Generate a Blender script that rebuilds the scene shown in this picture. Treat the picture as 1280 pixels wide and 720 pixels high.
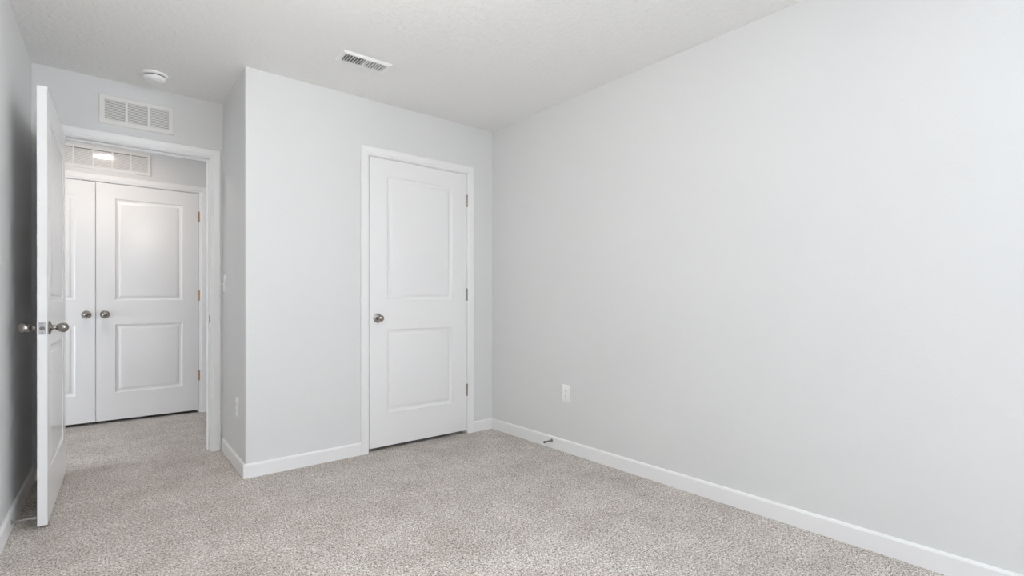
import bpy, bmesh, math, random
from mathutils import Vector, Matrix

for o in list(bpy.data.objects):
    bpy.data.objects.remove(o, do_unlink=True)
S = bpy.context.scene
C = S.collection
R = math.radians

# ------------------------------------------------------------------ camera, daylight, exposure
YAW, PITCH, FPX, CY, CAMH = 39.517, -0.057, 628.1, 376.18, 1.0533
cd = bpy.data.cameras.new('camera')
cam = bpy.data.objects.new('camera', cd)
C.objects.link(cam)
cd.sensor_fit = 'HORIZONTAL'
cd.sensor_width = 36.0
cd.lens = FPX * 36.0 / 1280.0
cd.shift_y = (CY - 360.0) / 1280.0
cd.clip_start = 0.02
cam.location = (0, 0, CAMH)
cam.rotation_euler = (R(90 + PITCH), 0, R(-YAW))
S.camera = cam

S.view_settings.view_transform = 'Standard'
S.view_settings.look = 'None'
S.view_settings.gamma = 1.0
S.view_settings.use_curve_mapping = False
S.view_settings.exposure = 0.08

SKY = 26.5
w = bpy.data.worlds.new('overcast_sky')
S.world = w
w.use_nodes = True
bg = w.node_tree.nodes['Background']
bg.inputs['Color'].default_value = (0.865, 0.945, 1.055, 1)
bg.inputs['Strength'].default_value = SKY

WZ0, WZ1, YB = 0.80, 2.10, -2.10
SY0, SY1 = -1.90, -0.60                                      # bedroom window, in the right wall beyond the frame
pl3 = bpy.data.lights.new('side_portal', 'AREA')
pl3.shape = 'RECTANGLE'
pl3.size = WZ1 - WZ0
pl3.size_y = SY1 - SY0
pl3.cycles.is_portal = True
po3 = bpy.data.objects.new('side_portal', pl3)
po3.location = (2.69, (SY0 + SY1) / 2, (WZ0 + WZ1) / 2)
po3.rotation_euler = (0, R(90), 0)        # shines towards -X
C.objects.link(po3)
pl2 = bpy.data.lights.new('hall_portal', 'AREA')  # portal of the added hall window
pl2.shape = 'RECTANGLE'
pl2.size = 0.96
pl2.size_y = 0.55
pl2.cycles.is_portal = True
po2 = bpy.data.objects.new('hall_portal', pl2)
po2.location = (-2.52, 4.525, 0.70)
po2.rotation_euler = (0, R(-90), 0)       # shines towards +X
C.objects.link(po2)
HALL_LIGHT = 115.0      # emission strength of the hall ceiling light
ROOM_FILL = 62.0      # emission strength of the added bedroom globe, a fill light

S.cycles.use_denoising = True
S.cycles.max_bounces = 14
S.cycles.diffuse_bounces = 10
S.cycles.glossy_bounces = 6
S.cycles.transparent_max_bounces = 12
S.cycles.sample_clamp_indirect = 8.0

# ------------------------------------------------------------------ materials
def mat(name, col, rough=0.5, metal=0.0, bump=None, spec=0.5, coat=0.0):
    m = bpy.data.materials.new(name)
    m.use_nodes = True
    nt = m.node_tree
    b = nt.nodes['Principled BSDF']
    b.inputs['Base Color'].default_value = (*col, 1)
    b.inputs['Roughness'].default_value = rough
    b.inputs['Metallic'].default_value = metal
    b.inputs['Specular IOR Level'].default_value = spec
    if coat:
        b.inputs['Coat Weight'].default_value = coat
        b.inputs['Coat Roughness'].default_value = 0.06
    if bump:
        scale, strength, dist, detail = bump
        tc = nt.nodes.new('ShaderNodeTexCoord')
        n = nt.nodes.new('ShaderNodeTexNoise')
        n.inputs['Scale'].default_value = scale
        n.inputs['Detail'].default_value = detail
        bp = nt.nodes.new('ShaderNodeBump')
        bp.inputs['Strength'].default_value = strength
        bp.inputs['Distance'].default_value = dist
        nt.links.new(tc.outputs['Object'], n.inputs['Vector'])
        nt.links.new(n.outputs['Fac'], bp.inputs['Height'])
        nt.links.new(bp.outputs['Normal'], b.inputs['Normal'])
    return m

M = {}
M['wall'] = mat('wall_paint', (0.71, 0.713, 0.71), 0.55, bump=(90, 0.25, 0.002, 2), spec=0.3)
M['trim'] = mat('trim_paint', (0.84, 0.84, 0.84), 0.38)
M['door'] = mat('door_paint', (0.83, 0.83, 0.83), 0.23, bump=(30, 0.02, 0.001, 2))
M['plastic'] = mat('white_plastic', (0.90, 0.90, 0.89), 0.3)
M['grille'] = mat('enamelled_steel', (0.80, 0.79, 0.77), 0.10)
M['duct'] = mat('duct_steel', (0.20, 0.19, 0.18), 0.5)
M['dark'] = mat('dark_slot', (0.03, 0.03, 0.03), 0.6)
M['nickel'] = mat('satin_nickel', (0.36, 0.335, 0.31), 0.2, 1.0)
M['warm_lit_nickel'] = mat('warm_lit_nickel', (0.42, 0.25, 0.14), 0.3, 1.0)  # nickel turned brown: warm hall light put into the colour
M['steel'] = mat('zinc_steel', (0.55, 0.55, 0.56), 0.3, 1.0)
M['rubber'] = mat('rubber', (0.55, 0.54, 0.52), 0.6)
M['darkrubber'] = mat('dark_rubber', (0.05, 0.05, 0.05), 0.6)
M['wood'] = mat('raw_wood', (0.45, 0.33, 0.22), 0.7)

def emit_mat(name, col, s):
    m = bpy.data.materials.new(name)
    m.use_nodes = True
    b = m.node_tree.nodes['Principled BSDF']
    b.inputs['Base Color'].default_value = (0.9, 0.9, 0.9, 1)
    b.inputs['Emission Color'].default_value = (*col, 1)
    b.inputs['Emission Strength'].default_value = s
    return m
M['hall_glow'] = emit_mat('hall_lens', (1.0, 0.87, 0.76), HALL_LIGHT)
M['room_fill_glow'] = emit_mat('fill_globe_glow', (1.0, 0.95, 0.90), ROOM_FILL)  # glow of the added bedroom globe

def ceiling_mat():
    m = bpy.data.materials.new('textured_ceiling')
    m.use_nodes = True
    nt = m.node_tree
    b = nt.nodes['Principled BSDF']
    b.inputs['Base Color'].default_value = (0.87, 0.865, 0.855, 1)
    b.inputs['Roughness'].default_value = 0.8
    tc = nt.nodes.new('ShaderNodeTexCoord')
    n1 = nt.nodes.new('ShaderNodeTexNoise')
    n1.inputs['Scale'].default_value = 42
    n1.inputs['Detail'].default_value = 3
    n1.inputs['Distortion'].default_value = 0.6
    r = nt.nodes.new('ShaderNodeValToRGB')
    r.color_ramp.elements[0].position = 0.44
    r.color_ramp.elements[1].position = 0.60
    bp = nt.nodes.new('ShaderNodeBump')
    bp.inputs['Strength'].default_value = 0.55
    bp.inputs['Distance'].default_value = 0.003
    nt.links.new(tc.outputs['Object'], n1.inputs['Vector'])
    nt.links.new(n1.outputs['Fac'], r.inputs['Fac'])
    nt.links.new(r.outputs['Color'], bp.inputs['Height'])
    nt.links.new(bp.outputs['Normal'], b.inputs['Normal'])
    return m
M['ceiling'] = ceiling_mat()

def carpet_mat():
    m = bpy.data.materials.new('speckled_carpet')
    m.use_nodes = True
    nt = m.node_tree
    N, L = nt.nodes.new, nt.links.new
    b = nt.nodes['Principled BSDF']
    b.inputs['Roughness'].default_value = 0.95
    b.inputs['Specular IOR Level'].default_value = 0.1
    b.inputs['Sheen Weight'].default_value = 0.15
    tc = N('ShaderNodeTexCoord')
    fine = N('ShaderNodeTexNoise')
    fine.inputs['Scale'].default_value = 150
    fine.inputs['Detail'].default_value = 3
    fine.inputs['Roughness'].default_value = 0.75
    fine.inputs['Distortion'].default_value = 0.8
    ramp = N('ShaderNodeValToRGB')
    e = ramp.color_ramp.elements
    e[0].position, e[0].color = 0.39, (0.12, 0.10, 0.085, 1)
    e[1].position, e[1].color = 0.62, (0.98, 0.94, 0.89, 1)
    k = e.new(0.46); k.color = (0.46, 0.415, 0.37, 1)
    k = e.new(0.54); k.color = (0.68, 0.63, 0.58, 1)
    # brushed nap and footprints: lighter and darker patches of pile
    big = N('ShaderNodeTexNoise')
    big.inputs['Scale'].default_value = 3.6
    big.inputs['Detail'].default_value = 4
    big.inputs['Roughness'].default_value = 0.6
    br = N('ShaderNodeValToRGB')
    br.color_ramp.elements[0].position, br.color_ramp.elements[0].color = 0.32, (0.80, 0.785, 0.77, 1)
    br.color_ramp.elements[1].position, br.color_ramp.elements[1].color = 0.62, (1, 1, 1, 1)
    mul = N('ShaderNodeMix')
    mul.data_type = 'RGBA'
    mul.blend_type = 'MULTIPLY'
    mul.inputs['Factor'].default_value = 1.0
    v = N('ShaderNodeTexVoronoi')
    v.inputs['Scale'].default_value = 190
    bp = N('ShaderNodeBump')
    bp.inputs['Strength'].default_value = 0.6
    bp.inputs['Distance'].default_value = 0.006
    bp.invert = True
    for t in (fine, big, v):
        L(tc.outputs['Object'], t.inputs['Vector'])
    L(fine.outputs['Fac'], ramp.inputs['Fac'])
    L(big.outputs['Fac'], br.inputs['Fac'])
    L(ramp.outputs['Color'], mul.inputs['A'])
    L(br.outputs['Color'], mul.inputs['B'])
    L(mul.outputs['Result'], b.inputs['Base Color'])
    L(v.outputs['Distance'], bp.inputs['Height'])
    L(bp.outputs['Normal'], b.inputs['Normal'])
    return m
M['carpet'] = carpet_mat()

def glass_mat():
    m = bpy.data.materials.new('window_glass')
    m.use_nodes = True
    nt = m.node_tree
    nt.nodes.remove(nt.nodes['Principled BSDF'])
    out = nt.nodes['Material Output']
    t = nt.nodes.new('ShaderNodeBsdfTransparent')
    g = nt.nodes.new('ShaderNodeBsdfGlossy')
    g.inputs['Roughness'].default_value = 0.0
    mx = nt.nodes.new('ShaderNodeMixShader')
    mx.inputs['Fac'].default_value = 0.06
    nt.links.new(t.outputs[0], mx.inputs[1])
    nt.links.new(g.outputs[0], mx.inputs[2])
    nt.links.new(mx.outputs[0], out.inputs['Surface'])
    return m
M['glass'] = glass_mat()

# ------------------------------------------------------------------ helpers
def tag(o, label=None, cat=None, group=None, kind=None):
    if label: o['label'] = label
    if cat: o['category'] = cat
    if group: o['group'] = group
    if kind: o['kind'] = kind
    return o

def obj(name, bm, m, parent=None, loc=None, rotz=0.0, smooth=None):
    bmesh.ops.recalc_face_normals(bm, faces=bm.faces)
    me = bpy.data.meshes.new(name)
    bm.to_mesh(me)
    bm.free()
    me.materials.append(m)
    if smooth is not None:
        for p in me.polygons:
            p.use_smooth = True
        me.set_sharp_from_angle(angle=R(smooth))
    o = bpy.data.objects.new(name, me)
    C.objects.link(o)
    if parent: o.parent = parent
    if loc: o.location = loc
    o.rotation_euler = (0, 0, rotz)
    return o

def empty(name, loc, rotz=0.0):
    o = bpy.data.objects.new(name, None)
    o.empty_display_size = 0.05
    C.objects.link(o)
    o.location = loc
    o.rotation_euler = (0, 0, rotz)
    return o

def copy_tree(o, parent=None):
    c = o.copy()
    C.objects.link(c)
    c.parent = parent
    for ch in list(o.children):
        copy_tree(ch, c)
    return c

def add_box(bm, x0, x1, y0, y1, z0, z1, bevel=0.0, seg=1, M4=None):
    r = bmesh.ops.create_cube(bm, size=1.0)
    vs = r['verts']
    for v in vs:
        v.co = Vector(((x0 + x1) / 2 + v.co.x * (x1 - x0), (y0 + y1) / 2 + v.co.y * (y1 - y0), (z0 + z1) / 2 + v.co.z * (z1 - z0)))
    if bevel > 0:
        es = list({e for v in vs for e in v.link_edges})
        rr = bmesh.ops.bevel(bm, geom=es, offset=bevel, segments=seg, affect='EDGES', profile=0.5)
        vs = list({v for f in rr['faces'] for v in f.verts} | {v for v in vs if v.is_valid})
    if M4 is not None:
        bmesh.ops.transform(bm, matrix=M4, verts=vs)
    return vs

def box(x0, x1, y0, y1, z0, z1, bevel=0.0, seg=1):
    bm = bmesh.new()
    add_box(bm, x0, x1, y0, y1, z0, z1, bevel, seg)
    return bm

def add_lathe(bm, prof, n=32, M4=Matrix.Identity(4), sx=1.0, sy=1.0):
    """profile of (radius, height) turned about local z; closed at both ends where radius is 0"""
    rings = []
    for r_, h in prof:
        if r_ < 1e-6:
            rings.append([bm.verts.new(M4 @ Vector((0, 0, h)))])
        else:
            rings.append([bm.verts.new(M4 @ Vector((sx * r_ * math.cos(2 * math.pi * i / n), sy * r_ * math.sin(2 * math.pi * i / n), h))) for i in range(n)])
    for a, b in zip(rings, rings[1:]):
        if len(a) == 1 and len(b) == 1: continue
        for i in range(n):
            j = (i + 1) % n
            if len(a) == 1: bm.faces.new((a[0], b[i], b[j]))
            elif len(b) == 1: bm.faces.new((a[i], a[j], b[0]))
            else: bm.faces.new((a[i], a[j], b[j], b[i]))

OUT = Matrix.Rotation(R(90), 4, 'X')         # local +z -> -y (out of a wall that faces -y)
def lathe(prof, n=32, M4=OUT):
    bm = bmesh.new()
    add_lathe(bm, prof, n, M4)
    return bm

def prism(poly, z0, z1, bevel_at=(), r=0.008):
    """upright prism over a plan polygon; optional rounded upright edges"""
    pts = []
    n = len(poly)
    for i, p in enumerate(poly):
        if i in bevel_at:
            a, b, c = Vector(poly[i - 1]), Vector(p), Vector(poly[(i + 1) % n])
            d1, d2 = (a - b).normalized(), (c - b).normalized()
            for k in range(7):
                t = k / 6
                q = (b + d1 * r) * (1 - t) ** 2 + b * 2 * t * (1 - t) + (b + d2 * r) * t ** 2
                pts.append(q)
        else:
            pts.append(Vector(p))
    bm = bmesh.new()
    lo = [bm.verts.new((p.x, p.y, z0)) for p in pts]
    hi = [bm.verts.new((p.x, p.y, z1)) for p in pts]
    k = len(pts)
    bm.faces.new(lo[::-1])
    bm.faces.new(hi)
    for i in range(k):
        j = (i + 1) % k
        bm.faces.new((lo[i], lo[j], hi[j], hi[i]))
    return bm

def wall_with_hole(x0, x1, t, H, hx0, hx1, hz0, hz1):
    """slab x0..x1, y 0..t, z 0..H with a rectangular opening"""
    bm = bmesh.new()
    if hz0 > 0.001:
        xs, zs = [x0, hx0, hx1, x1], [0, hz0, hz1, H]
        cells = [(i, j) for i in range(3) for j in range(3) if (i, j) != (1, 1)]
    else:
        xs, zs = [x0, hx0, hx1, x1], [0, hz1, H]
        cells = [(i, j) for i in range(3) for j in range(2) if (i, j) != (1, 0)]
    V = {}
    def v(i, j, y):
        if (i, j, y) not in V: V[(i, j, y)] = bm.verts.new((xs[i], y, zs[j]))
        return V[(i, j, y)]
    for i, j in cells:
        for y in (0, t):
            bm.faces.new((v(i, j, y), v(i + 1, j, y), v(i + 1, j + 1, y), v(i, j + 1, y)))
    cs = set(cells)
    for i, j in cells:
        for di, dj, a, b in ((0, -1, (i, j), (i + 1, j)), (0, 1, (i, j + 1), (i + 1, j + 1)), (-1, 0, (i, j), (i, j + 1)), (1, 0, (i + 1, j), (i + 1, j + 1))):
            if (i + di, j + dj) not in cs:
                bm.faces.new((v(*a, 0), v(*b, 0), v(*b, t), v(*a, t)))
    return bm

def casing_bm(w0, w1, h, cw=0.057, t=0.016, y=0.0):
    """stepped casing round an opening w0..w1, top h, mitred; stands out of the wall towards -y"""
    # profile: (distance outwards from the opening, projection)
    prof = [(0.0, 0.0), (0.0, 0.007), (0.004, 0.009), (0.012, 0.0095), (0.016, 0.013), (0.046, t), (cw - 0.004, t), (cw, t - 0.004), (cw, 0.0)]
    bm = bmesh.new()
    rows = []
    for d, p in prof:
        rows.append([bm.verts.new((w0 - d, y - p, 0)), bm.verts.new((w0 - d, y - p, h + d)), bm.verts.new((w1 + d, y - p, h + d)), bm.verts.new((w1 + d, y - p, 0))])
    n = len(rows)
    for i in range(n):
        a, b = rows[i], rows[(i + 1) % n]
        for k in range(3):
            bm.faces.new((a[k], a[k + 1], b[k + 1], b[k]))
    bm.faces.new([r_[0] for r_ in rows])
    bm.faces.new([r_[3] for r_ in rows][::-1])
    return bm

def base_run(bm, A, B, h=0.084, t=0.013, m0=0.0, m1=0.0):
    """baseboard from plan point A to B, standing out to the left of A->B; m0/m1 lengthen (+) or mitre the face at the ends"""
    A, B = Vector(A), Vector(B)
    d = (B - A).normalized()
    n = Vector((-d.y, d.x))
    prof = [(0, 0), (t, 0), (t, h - 0.010), (t - 0.003, h - 0.003), (t - 0.006, h), (0, h)]
    L0 = [bm.verts.new((*(A + n * o_ - d * (m0 * o_)), z)) for o_, z in prof]
    L1 = [bm.verts.new((*(B + n * o_ + d * (m1 * o_)), z)) for o_, z in prof]
    k = len(prof)
    for i in range(k):
        j = (i + 1) % k
        bm.faces.new((L0[i], L0[j], L1[j], L1[i]))
    bm.faces.new(L0[::-1])
    bm.faces.new(L1)

def struct(name, bm, m, parent=None, loc=None, rotz=0.0, smooth=None, label=None, cat=None):
    o = obj(name, bm, m, parent, loc, rotz, smooth)
    tag(o, label, cat, None, 'structure')
    return o

# ------------------------------------------------------------------ plan of the place
H = 2.44
YC = 3.302                    # closet front wall
YE, YE2 = 4.045, 4.160        # wall with the bedroom doorway
YH = 5.52                     # hall wall with the double doors
XL, XL2 = 0.675, 0.685        # closet return wall
XR = 2.511
TL = math.tan(R(1.384)); TR = math.tan(R(0.166))
def left_x(y): return -0.297 - TL * (4.049 - y)
def right_x(y): return XR + TR * (3.306 - y)

struct('floor', box(-2.6, 3.2, YB - 0.15, 6.5, -0.12, 0.0), M['carpet'], label='beige speckled cut pile carpet floor', cat='floor')
struct('ceiling', box(-2.6, 3.2, YB - 0.15, 6.5, H, H + 0.12), M['ceiling'], label='white textured ceiling', cat='ceiling')
wr_len = math.hypot(YE - YB, right_x(YB) - right_x(YE))
struct('wall_right', wall_with_hole(0, wr_len, 0.14, H, YE - SY1, YE - SY0, WZ0, WZ1), M['wall'], loc=(right_x(YE), YE, 0), rotz=R(-90 + 0.166),
       label='long pale grey wall with the outlet near its corner', cat='wall')
struct('wall_left', prism([(left_x(YB), YB), (left_x(YE), YE), (left_x(YE) - 0.14, YE), (left_x(YB) - 0.14, YB)], 0, H), M['wall'],
       label='pale grey wall behind the open white door', cat='wall')
struct('wall_back', box(left_x(YB) - 0.14, right_x(YB) + 0.14, 0, 0.14, 0, H), M['wall'], loc=(0, YB - 0.14, 0),
       label='plain grey wall', cat='wall')

# closet front wall with its door opening; the closet return wall
DX0, DX1, DZ0, DZ1 = 1.447, 2.257, 0.026, 2.050
JT = 0.018
wc = wall_with_hole(XL + 0.115, right_x(YC) , 0.115, H, DX0 - 0.003 - JT, DX1 + 0.003 + JT, 0, DZ1 + 0.003 + JT)
struct('wall_front', wc, M['wall'], loc=(0, YC, 0), label='pale grey closet wall around the closed white door', cat='wall')
struct('wall_side', prism([(XL, YC), (XL + 0.115, YC), (XL2 + 0.115, YE), (XL2, YE)], 0, H, bevel_at=(0,), r=0.012), M['wall'], smooth=30,
       label='short grey return wall beside the bedroom doorway', cat='wall')
# entry wall
EX0, EX1, EZ = -0.196, 0.606, 2.045
we = wall_with_hole(-2.4, right_x(YE) + 0.14, YE2 - YE, H, EX0 - JT, EX1 + JT, 0, EZ + JT)
struct('wall_entry', we, M['wall'], loc=(0, YE, 0), label='grey wall over the bedroom doorway', cat='wall')
# hall
HX0, HX1, HZ0, HZ1 = -0.757, 0.734, 0.026, 2.056
wh = wall_with_hole(-2.4, 2.65, 0.115, H, HX0 - 0.003 - JT, HX1 + 0.003 + JT, 0, HZ1 + 0.003 + JT)
struct('wall_hallway', wh, M['wall'], loc=(0, YH, 0), label='hallway wall over the double doors', cat='wall')
struct('wall_hallway_left', wall_with_hole(0, YH - YE2, 0.1, H, 4.25 - YE2, 4.80 - YE2, 0.22, 1.18), M['wall'], loc=(-2.4, YE2, 0), rotz=R(90))
struct('wall_hallway_right', box(2.65, 2.75, YE, YH + 0.115, 0, H), M['wall'])
struct('wall_linen_closet', box(-1.1, 1.1, 6.2, 6.3, 0, H), M['wall'])
struct('wall_linen_closet_left', box(-1.1, -1.0, YH + 0.115, 6.2, 0, H), M['wall'])
struct('wall_linen_closet_right', box(1.0, 1.1, YH + 0.115, 6.2, 0, H), M['wall'])

# ------------------------------------------------------------------ jambs and casings
def jamb_bm(x0, x1, h, t, stop_y0, stop_y1, stop=True):
    bm = bmesh.new()
    add_box(bm, x0 - JT, x0, 0, t, 0, h, 0.001)
    add_box(bm, x1, x1 + JT, 0, t, 0, h, 0.001)
    add_box(bm, x0 - JT, x1 + JT, 0, t, h, h + JT, 0.001)
    if stop:
        add_box(bm, x0, x0 + 0.011, stop_y0, stop_y1, 0, h - 0.011, 0.002)
        add_box(bm, x1 - 0.011, x1, stop_y0, stop_y1, 0, h - 0.011, 0.002)
        add_box(bm, x0, x1, stop_y0, stop_y1, h - 0.011, h, 0.002)
    return bm

t1 = empty('trim_1', (0, YC, 0)); tag(t1, 'white casing around the closed closet door', 'door trim', kind='structure')
obj('jamb', jamb_bm(DX0 - 0.003, DX1 + 0.003, DZ1 + 0.003, 0.115, 0.040, 0.075), M['trim'], t1)
obj('casing', casing_bm(DX0 - 0.007, DX1 + 0.007, DZ1 + 0.008), M['trim'], t1)
t2 = empty('trim_2', (0, YE, 0)); tag(t2, 'white casing around the open bedroom doorway', 'door trim', kind='structure')
obj('jamb', jamb_bm(EX0, EX1, EZ, YE2 - YE, 0.040, 0.075), M['trim'], t2)
obj('casing', casing_bm(EX0 - 0.005, EX1 + 0.005, EZ + 0.005), M['trim'], t2)
obj('hallway_casing', casing_bm(-EX1 - 0.005, -EX0 + 0.005, EZ + 0.005), M['trim'], t2, loc=(0, YE2 - YE, 0), rotz=math.pi)
bm = bmesh.new()
add_box(bm, EX1 - 0.0015, EX1 + 0.0002, 0.010, 0.034, 0.895, 0.952, 0.0004)
add_box(bm, EX1 - 0.004, EX1 + 0.001, -0.001, 0.012, 0.905, 0.942, 0.001)
obj('strike_plate', bm, M['nickel'], t2)
t3 = empty('trim_3', (0, YH, 0)); tag(t3, 'white casing around the hallway double doors', 'door trim', kind='structure')
obj('jamb', jamb_bm(HX0 - 0.003, HX1 + 0.003, HZ1 + 0.003, 0.115, 0.040, 0.075), M['trim'], t3)
obj('casing', casing_bm(HX0 - 0.007, HX1 + 0.007, HZ1 + 0.008), M['trim'], t3)
for cx in (-0.075, 0.055):
    obj('ball_catch', box(cx - 0.026, cx + 0.026, -0.001, 0.024, HZ1 + 0.0005, HZ1 + 0.0035), M['duct'], t3)

# ------------------------------------------------------------------ baseboards
CW = 0.057
bm = bmesh.new(); base_run(bm, (right_x(YB), YB), (right_x(YC), YC), m1=-1, m0=0)
struct('baseboard_right', bm, M['trim'], label='white baseboard along the long pale grey wall', cat='baseboard')
bm = bmesh.new(); base_run(bm, (right_x(YC), YC), (DX1 + 0.007 + CW, YC), m0=-1)
struct('baseboard_front_right', bm, M['trim'], label='short white baseboard between closet door and room corner', cat='baseboard')
bm = bmesh.new()
base_run(bm, (DX0 - 0.007 - CW, YC), (XL, YC), m1=1)
struct('baseboard_front', bm, M['trim'], label='white baseboard left of the closet door', cat='baseboard')
bm = bmesh.new(); base_run(bm, (XL, YC), (XL2, YE - 0.017), m0=1)
struct('baseboard_side', bm, M['trim'], label='white baseboard of the short return wall', cat='baseboard')
bm = bmesh.new(); base_run(bm, (left_x(YE), YE), (left_x(YB), YB), m0=-1)
struct('baseboard_left', bm, M['trim'], label='white baseboard behind the open door', cat='baseboard')
bm = bmesh.new(); base_run(bm, (EX0 - 0.005 - CW, YE), (left_x(YE), YE), m1=-1)
struct('baseboard_entry', bm, M['trim'])
bm = bmesh.new(); base_run(bm, (left_x(YB), YB), (right_x(YB), YB), m0=-1, m1=-1)
struct('baseboard_back', bm, M['trim'])
bm = bmesh.new(); base_run(bm, (2.65, YH), (HX1 + 0.007 + CW, YH))
struct('baseboard_hallway_right', bm, M['trim'])
bm = bmesh.new(); base_run(bm, (HX0 - 0.007 - CW, YH), (-2.4, YH))
struct('baseboard_hallway_left', bm, M['trim'])

# ------------------------------------------------------------------ panelled doors
def door_bm(W, Ht, T=0.035, mx=0.134, rows=((0.232, 0.822), (1.030, 1.905))):
    bm = bmesh.new()
    xs = [0, mx, W - mx, W]
    zs = [0, rows[0][0], rows[0][1], rows[1][0], rows[1][1], Ht]
    # moulding: (inset, depth)
    prof = [(0.0, 0.0), (0.003, 0.003), (0.010, 0.0065), (0.018, 0.0085), (0.026, 0.0085), (0.032, 0.0060), (0.040, 0.0025), (0.046, 0.0018)]
    for side in (0, 1):
        def P(x, z, dep):
            return (x, dep if side == 0 else T - dep, z)
        V = {}
        def v(i, j):
            if (i, j) not in V: V[(i, j)] = bm.verts.new(P(xs[i], zs[j], 0))
            return V[(i, j)]
        for i in range(3):
            for j in range(5):
                if i == 1 and j in (1, 3): continue
                bm.faces.new((v(i, j), v(i + 1, j), v(i + 1, j + 1), v(i, j + 1)))
        for j in (1, 3):
            ring = [v(1, j), v(2, j), v(2, j + 1), v(1, j + 1)]
            for ins, dep in prof[1:]:
                nr = [bm.verts.new(P(x, z, dep)) for x, z in ((xs[1] + ins, zs[j] + ins), (xs[2] - ins, zs[j] + ins), (xs[2] - ins, zs[j + 1] - ins), (xs[1] + ins, zs[j + 1] - ins))]
                for k in range(4):
                    bm.faces.new((ring[k], ring[(k + 1) % 4], nr[(k + 1) % 4], nr[k]))
                ring = nr
            bm.faces.new(ring)
        if side == 0: F = dict(V)
        else: B = dict(V)
    edge = [(i, 0) for i in range(4)] + [(3, j) for j in range(1, 6)] + [(i, 5) for i in (2, 1, 0)] + [(0, j) for j in (4, 3, 2, 1)]
    for a, b in zip(edge, edge[1:] + edge[:1]):
        bm.faces.new((F[a], F[b], B[b], B[a]))
    return bm

KNOB = [(0.0, 0.0), (0.0125, 0.0), (0.0115, 0.004), (0.0125, 0.007), (0.0125, 0.010), (0.0095, 0.0125), (0.0090, 0.0150), (0.0120, 0.0180), (0.0165, 0.023),
        (0.0203, 0.029), (0.0226, 0.036), (0.0233, 0.043), (0.0220, 0.050), (0.0182, 0.0565), (0.0115, 0.0612), (0.005, 0.0632), (0.0, 0.0635)]
ROSE = [(0.0, 0.0), (0.0325, 0.0), (0.0330, 0.0015), (0.0320, 0.0035), (0.0275, 0.0045), (0.0255, 0.0075), (0.0180, 0.0095), (0.0125, 0.0115), (0.0, 0.0115)]
def knob(parent, x, z, y=0.0, back=False):
    """front knob (towards -y) and, for a door seen from both sides, a second one"""
    M4 = Matrix.Translation((x, y, z)) @ OUT
    if back:
        M4 = Matrix.Translation((x, y, z)) @ Matrix.Rotation(R(-90), 4, 'X')
    bm = bmesh.new(); add_lathe(bm, [(r_, h + 0.008) for r_, h in KNOB], 32, M4)
    k = obj('door_knob', bm, M['nickel'], parent, smooth=50)
    bm = bmesh.new(); add_lathe(bm, ROSE, 40, M4)
    obj('rosette', bm, M['nickel'], k, smooth=40)
    return k

def hinge(parent, x, z, side=1, y=-0.006, L=0.09, m='nickel'):
    bm = bmesh.new()
    for k in range(5):
        add_lathe(bm, [(0, 0), (0.0062, 0), (0.0062, L / 5 - 0.0008), (0, L / 5 - 0.0008)], 16, Matrix.Translation((x, y, z - L / 2 + k * L / 5)))
    add_lathe(bm, [(0, 0), (0.0045, 0), (0.0055, 0.002), (0.0035, 0.004), (0, 0.005)], 12, Matrix.Translation((x, y, z + L / 2)))
    add_lathe(bm, [(0, -0.004), (0.0035, -0.003), (0.0055, -0.001), (0.0045, 0), (0, 0)], 12, Matrix.Translation((x, y, z - L / 2)))
    # leaves folded in the gap
    add_box(bm, x - 0.0012, x + 0.0012, y, 0.030, z - L / 2, z + L / 2)
    return obj('hinge', bm, M[m], parent, smooth=40)

# closet door
d1 = empty('door_1', (DX0, YC + 0.001, DZ0)); tag(d1, 'closed white two-panel closet door in the pale wall', 'door', kind='structure')
W1 = DX1 - DX0
obj('door_leaf', door_bm(W1, DZ1 - DZ0), M['door'], d1, smooth=20)
knob(d1, 0.062, 0.930 - DZ0)
for z in (1.84, 1.10, 0.345):
    hinge(d1, W1 + 0.0015, z - DZ0)

# open bedroom door
W2 = 0.865
d2 = empty('door_2', (-0.184, 4.021, 0.018), R(-91.98)); tag(d2, 'white bedroom door standing open towards the grey wall', 'door', kind='structure')
obj('door_leaf', door_bm(W2, 2.022), M['door'], d2, smooth=20)
knob(d2, W2 - 0.060, 0.925 - 0.018, 0.0)
knob(d2, W2 - 0.060, 0.925 - 0.018, 0.035, back=True)
# latch in the edge
bm = box(W2 - 0.0005, W2 + 0.0012, 0.0055, 0.0295, 0.878, 0.936, 0.0005)
pt = obj('latch_plate', bm, M['steel'], d2)
lt = bmesh.new(); add_lathe(lt, [(0, 0), (0.0095, 0), (0.0095, 0.003), (0.007, 0.0035), (0, 0.0035)], 24, Matrix.Translation((W2 + 0.0008, 0.0175, 0.907)) @ Matrix.Rotation(R(90), 4, 'Y'))
obj('latch_bolt', lt, M['duct'], pt, smooth=40)
for zz in (0.886, 0.928):
    sb = bmesh.new(); add_lathe(sb, [(0, 0), (0.0032, 0), (0.0025, 0.001), (0, 0.0012)], 12, Matrix.Translation((W2 + 0.001, 0.0175, zz)) @ Matrix.Rotation(R(90), 4, 'Y'))
    obj('screw', sb, M['duct'], pt)
for z in (1.84, 1.10, 0.345):
    hinge(d2, -0.004, z)

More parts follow.
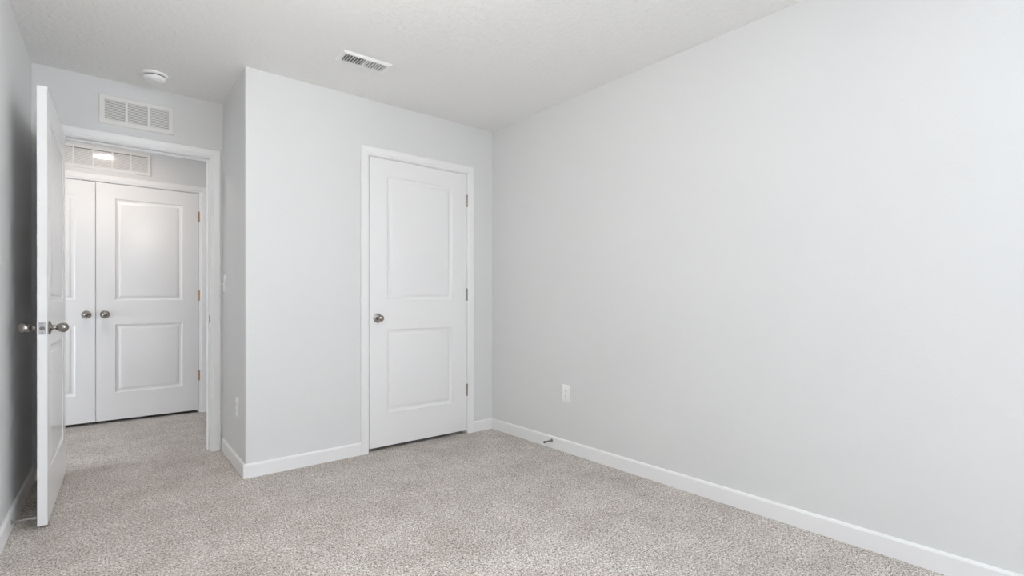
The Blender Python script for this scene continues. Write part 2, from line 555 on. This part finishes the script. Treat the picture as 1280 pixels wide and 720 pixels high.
# hall double doors
def hall_door(name, x0, x1, knob_x, hinge_x, label):
    d = empty(name, (x0, YH + 0.001, HZ0)); tag(d, label, 'door', kind='structure')
    obj('door_leaf', door_bm(x1 - x0, HZ1 - HZ0, mx=0.128), M['door'], d, smooth=20)
    knob(d, knob_x - x0, 0.935 - HZ0)
    for z in (1.84, 1.10, 0.35):
        hinge(d, hinge_x - x0, z - HZ0, m='warm_lit_nickel')
hall_door('door_3', -0.0105, HX1, 0.048, HX1 + 0.0015, 'right leaf of the white hallway double doors')
hall_door('door_4', HX0, -0.0135, -0.073, HX0 - 0.0015, 'left leaf of the white hallway double doors, partly hidden')

# ------------------------------------------------------------------ windows: one added at the hall end, the bedroom one behind the camera
wn2 = empty('added_hall_window', (-2.45, 4.25, 0.22)); tag(wn2, kind='structure')  # unseen window, added to brighten the lower hall doors
bm = bmesh.new()
add_box(bm, -0.03, 0.03, 0, 0.55, 0, 0.045); add_box(bm, -0.03, 0.03, 0, 0.55, 0.915, 0.96)
add_box(bm, -0.03, 0.03, 0, 0.045, 0.045, 0.915); add_box(bm, -0.03, 0.03, 0.505, 0.55, 0.045, 0.915)
obj('window_frame', bm, M['trim'], wn2)
obj('glass_pane', box(-0.002, 0.002, 0.045, 0.505, 0.045, 0.915), M['glass'], wn2)

f = 0.045
wn3 = empty('window_1', (2.625, 0, 0)); tag(wn3, kind='structure')
bm = bmesh.new()
add_box(bm, -0.03, 0.03, SY0, SY1, WZ0, WZ0 + f); add_box(bm, -0.03, 0.03, SY0, SY1, WZ1 - f, WZ1)
add_box(bm, -0.03, 0.03, SY0, SY0 + f, WZ0 + f, WZ1 - f); add_box(bm, -0.03, 0.03, SY1 - f, SY1, WZ0 + f, WZ1 - f)
ym = (SY0 + SY1) / 2
add_box(bm, -0.03, 0.03, ym - 0.025, ym + 0.025, WZ0 + f, WZ1 - f)
obj('window_frame', bm, M['trim'], wn3)
for a, b in ((SY0 + f, ym - 0.025), (ym + 0.025, SY1 - f)):
    obj('glass_pane', box(-0.002, 0.002, a, b, WZ0 + f, WZ1 - f), M['glass'], wn3)

# ------------------------------------------------------------------ return-air grilles
def grille(name, W, Ht, n, fr, div, loc, label, rows, flat=False):
    g = empty(name, loc); tag(g, label, 'air vent')
    bm = bmesh.new()
    T = 0.008
    # outer frame with sloping edge
    outer = [(0, 0), (W, 0), (W, Ht), (0, Ht)]
    prof = [(0.0, 0.0), (0.0, 0.002), (0.004, T), (fr, T), (fr, 0.0)]
    rings = [[bm.verts.new((x + (d if x == 0 else -d), -p, z + (d if z == 0 else -d))) for x, z in outer] for d, p in prof]
    for a, b in zip(rings, rings[1:] + rings[:1]):
        for k in range(4):
            bm.faces.new((a[k], a[(k + 1) % 4], b[(k + 1) % 4], b[k]))
    cell = (W - 2 * fr - (n - 1) * div) / n
    for k in range(1, n):
        x = fr + k * cell + (k - 1) * div
        add_box(bm, x, x + div, -T, 0, fr - 0.001, Ht - fr + 0.001, 0.0008)
    obj('frame', bm, M['grille'], g)
    obj('duct_opening', box(fr, W - fr, -0.0012, -0.0004, fr, Ht - fr), M['duct'], g)
    ih = Ht - 2 * fr
    for k in range(n):
        x = fr + k * (cell + div)
        bm = bmesh.new()
        p = ih / rows
        for r_ in range(rows):
            z = fr + (r_ + 0.5) * p
            if flat:
                add_box(bm, x, x + cell, -0.0062, -0.0054, z - p * 0.38, z + p * 0.38 if r_ < rows - 1 else z - p * 0.15)
            else:
                M4 = Matrix.Translation((0, -0.0045, z)) @ Matrix.Rotation(R(-22), 4, 'X')
                add_box(bm, x, x + cell, -0.0005, 0.0005, -p * 0.43, p * 0.43, M4=M4)
        obj('louvre_bank', bm, M['grille'], g)
    for sx in (fr * 0.5, W - fr * 0.5):
        sb = bmesh.new(); add_lathe(sb, [(0, 0), (0.0035, 0), (0.0028, 0.0015), (0, 0.002)], 12, Matrix.Translation((sx, -T, Ht / 2)) @ OUT)
        obj('screw', sb, M['plastic'], g)
    return g
grille('return_air_grille', 0.390, 0.184, 3, 0.029, 0.014, (0.006, YE, 2.158), 'white three-section return air grille on the wall above the open doorway', 12)
grille('return_air_grille', 0.795, 0.192, 6, 0.025, 0.011, (-0.425, YH, 2.160), 'wide white louvred air grille above the hallway double doors', 15, flat=True)

# ------------------------------------------------------------------ ceiling register
def ceiling_register():
    W, D = 0.290, 0.140
    g = empty('ceiling_register', (1.196, 2.800, H)); tag(g, 'small white rectangular ceiling register with two banks of fins', 'air vent')
    g.rotation_euler = (0, 0, R(-1.5))
    bm = bmesh.new()
    outer = [(-W / 2, -D / 2), (W / 2, -D / 2), (W / 2, D / 2), (-W / 2, D / 2)]
    prof = [(0.0, 0.0), (0.0, 0.002), (0.010, 0.008), (0.024, 0.009), (0.026, 0.0)]
    rings = [[bm.verts.new((x - math.copysign(d, x), y - math.copysign(d, y), -p)) for x, y in outer] for d, p in prof]
    for a, b in zip(rings, rings[1:] + rings[:1]):
        for k in range(4):
            bm.faces.new((a[k], a[(k + 1) % 4], b[(k + 1) % 4], b[k]))
    add_box(bm, -0.004, 0.004, -D / 2 + 0.02, D / 2 - 0.02, -0.009, 0.0)
    obj('frame', bm, M['plastic'], g)
    obj('duct_opening', box(-W / 2 + 0.024, W / 2 - 0.024, -D / 2 + 0.024, D / 2 - 0.024, -0.0015, -0.0003), M['duct'], g)
    for s, ang in ((-1, 20), (1, -3)):
        bm = bmesh.new()
        for k in range(7):
            x = s * (0.013 + k * 0.0160)
            M4 = Matrix.Translation((x, 0, -0.0062)) @ Matrix.Rotation(R(ang), 4, 'Y')
            add_box(bm, -0.0011, 0.0011, -D / 2 + 0.022, D / 2 - 0.022, -0.0062, 0.0062, M4=M4)
        obj('fin_bank', bm, M['plastic'], g)
    obj('damper_lever', box(-W / 2 + 0.026, -W / 2 + 0.030, -0.03, 0.03, -0.012, -0.004), M['duct'], g)
ceiling_register()

# ------------------------------------------------------------------ smoke detector
sd = empty('smoke_detector', (0.272, 3.775, H)); tag(sd, 'round white smoke detector on the ceiling above the doorway', 'smoke detector')
DOWN = Matrix.Rotation(R(180), 4, 'X')
bm = bmesh.new(); add_lathe(bm, [(0, 0), (0.070, 0), (0.070, 0.006), (0.067, 0.011), (0.056, 0.013), (0, 0.013)], 48, DOWN)
obj('mounting_base', bm, M['plastic'], sd, smooth=35)
bm = bmesh.new(); add_lathe(bm, [(0, 0.012), (0.0545, 0.012), (0.0545, 0.019), (0, 0.019)], 48, DOWN)
obj('sensor_slot', bm, M['dark'], sd, smooth=35)
bm = bmesh.new(); add_lathe(bm, [(0, 0.018), (0.056, 0.018), (0.0575, 0.0205), (0.054, 0.032), (0.047, 0.038), (0.030, 0.041), (0.029, 0.043), (0, 0.0435)], 48, DOWN)
obj('cover', bm, M['plastic'], sd, smooth=35)
bm = bmesh.new(); add_lathe(bm, [(0, 0.040), (0.009, 0.041), (0.009, 0.0455), (0.007, 0.0465), (0, 0.0465)], 24, DOWN @ Matrix.Translation((0.012, -0.006, 0)))
obj('test_button', bm, M['plastic'], sd, smooth=35)

# ------------------------------------------------------------------ outlets and switch
def plate_bm(W=0.072, Ht=0.118, T=0.006):
    bm = bmesh.new()
    add_box(bm, -W / 2, W / 2, -T, 0, -Ht / 2, Ht / 2, 0.0025, 2)
    return bm
def screw(parent, z, y):
    sb = bmesh.new(); add_lathe(sb, [(0, 0), (0.0036, 0), (0.0030, 0.0012), (0, 0.0016)], 14, Matrix.Translation((0, y, z)) @ OUT)
    return obj('screw', sb, M['plastic'], parent, smooth=40)
def outlet(loc, rotz, label):
    o = empty('wall_outlet', loc, rotz); tag(o, label, 'outlet', 'duplex outlets low on the walls')
    obj('cover_plate', plate_bm(), M['plastic'], o, smooth=40)
    for z in (0.0195, -0.0195):
        bm = bmesh.new()
        n = 28
        pts = []
        for i in range(n):
            a = 2 * math.pi * i / n
            pts.append((0.0172 * math.cos(a), max(-0.0142, min(0.0142, 0.0172 * math.sin(a)))))
        lo = [bm.verts.new((x, -0.0055, z + q)) for x, q in pts]
        hi = [bm.verts.new((x * 0.97, -0.0082, z + q * 0.97)) for x, q in pts]
        bm.faces.new(hi); bm.faces.new(lo[::-1])
        for i in range(n):
            j = (i + 1) % n
            bm.faces.new((lo[i], lo[j], hi[j], hi[i]))
        r_ = obj('receptacle', bm, M['plastic'], o, smooth=40)
        bm = bmesh.new()
        add_box(bm, -0.0072, -0.0052, -0.0086, -0.0080, z - 0.001, z + 0.008)
        add_box(bm, 0.0052, 0.0072, -0.0086, -0.0080, z + 0.000, z + 0.007)
        add_lathe(bm, [(0, 0), (0.0026, 0), (0.0026, 0.0006), (0, 0.0006)], 14, Matrix.Translation((0, -0.0080, z - 0.0075)) @ OUT)
        obj('slots', bm, M['dark'], r_)
    screw(o, 0, -0.006)
    return o
outlet((right_x(2.452), 2.452, 0.408), R(-90 + 0.166), 'white duplex outlet on the long pale grey wall')
outlet((XL + 0.0030, 3.525, 0.385), R(-90) - math.atan2(0.01, 0.743) * 1, 'white duplex outlet low on the short return wall beside the doorway')

sw = empty('light_switch', (XL2 - 0.001, 3.972, 1.172), R(-90) - math.atan2(0.01, 0.743)); tag(sw, 'white toggle light switch on the short return wall near the doorway', 'light switch')
obj('cover_plate', plate_bm(), M['plastic'], sw, smooth=40)
bm = bmesh.new()
add_box(bm, -0.0055, 0.0055, -0.0068, -0.004, -0.013, 0.013)
add_box(bm, -0.0045, 0.0045, -0.019, 0.0, -0.0045, 0.0045, 0.001, 1, Matrix.Translation((0, -0.005, 0.002)) @ Matrix.Rotation(R(28), 4, 'X'))
obj('toggle', bm, M['plastic'], sw)
for z in (0.030, -0.030): screw(sw, z, -0.006)

# ------------------------------------------------------------------ door stops on the baseboards
def door_stop(loc, rotz, L, label, spring_mat, tip_mat):
    s = empty('door_stop', loc, rotz); tag(s, label, 'door stop')
    obj('base_flange', lathe([(0, 0), (0.0115, 0), (0.0115, 0.002), (0.008, 0.0055), (0.0055, 0.008), (0, 0.008)], 24), spring_mat, s, smooth=40)
    bm = bmesh.new()                       # coiled spring as a tube swept along a helix
    turns, seg, rr, wr = int(L / 0.0030), 12, 0.0043, 0.00125
    prev = None
    n = turns * seg
    for i in range(n + 1):
        a = 2 * math.pi * i / seg
        y = -0.006 - (L - 0.018) * i / n
        c = Vector((rr * math.cos(a), y, rr * math.sin(a)))
        rad = Vector((math.cos(a), 0, math.sin(a)))
        ring = [bm.verts.new(c + rad * (wr * math.cos(q)) + Vector((0, wr * math.sin(q), 0))) for q in (0, math.pi / 2, math.pi, 3 * math.pi / 2)]
        if prev:
            for k in range(4):
                bm.faces.new((prev[k], prev[(k + 1) % 4], ring[(k + 1) % 4], ring[k]))
        prev = ring
    obj('spring', bm, spring_mat, s, smooth=60)
    obj('tip', lathe([(0, L - 0.016), (0.0062, L - 0.016), (0.0075, L - 0.012), (0.0078, L - 0.004), (0.0055, L), (0, L)], 20), tip_mat, s, smooth=40)
    return s
door_stop((right_x(2.585) - 0.013, 2.585, 0.055), R(-90), 0.078, 'small dark spring door stop on the baseboard below the outlet', M['duct'], M['darkrubber'])
door_stop((left_x(3.20) + 0.013, 3.20, 0.047), R(90), 0.086, 'thin metal door stop reaching from the baseboard to the open door', M['steel'], M['rubber'])

# ------------------------------------------------------------------ ceiling lights (the hall one shows as a reflection, the bedroom globe is added fill)
def disc_light(loc, r_, glow, label):
    g = empty('ceiling_light', loc); tag(g, label, 'ceiling light')
    bm = bmesh.new(); add_lathe(bm, [(0, 0), (r_ + 0.012, 0), (r_ + 0.012, 0.012), (r_ + 0.004, 0.018), (r_, 0.018), (r_, 0.016), (0, 0.016)], 48, DOWN)
    obj('trim_ring', bm, M['plastic'], g, smooth=35)
    bm = bmesh.new(); add_lathe(bm, [(0, 0.0165), (r_ - 0.001, 0.0165), (r_ * 0.8, 0.021), (r_ * 0.4, 0.0225), (0, 0.023)], 48, DOWN)
    obj('lens', bm, glow, g, smooth=60)
disc_light((0.05, 4.86, H), 0.075, M['hall_glow'], 'round lit hallway ceiling light')

g = empty('fill_globe_light', (0.50, 1.42, H)); tag(g, 'added white globe fill light hanging out of view in the bedroom', 'ceiling light')  # unseen globe, added to brighten the ceiling and walls
bm = bmesh.new(); add_lathe(bm, [(0, 0), (0.065, 0), (0.065, 0.012), (0.045, 0.024), (0.012, 0.03), (0.010, 0.105), (0.030, 0.11), (0.034, 0.135), (0, 0.135)], 40, DOWN)
obj('canopy', bm, M['nickel'], g, smooth=35)
bm = bmesh.new(); add_lathe(bm, [(0.10 * math.sin(R(a)), 0.225 - 0.10 * math.cos(R(a))) for a in range(0, 181, 10)], 40, DOWN)
obj('globe', bm, M['room_fill_glow'], g, smooth=60)
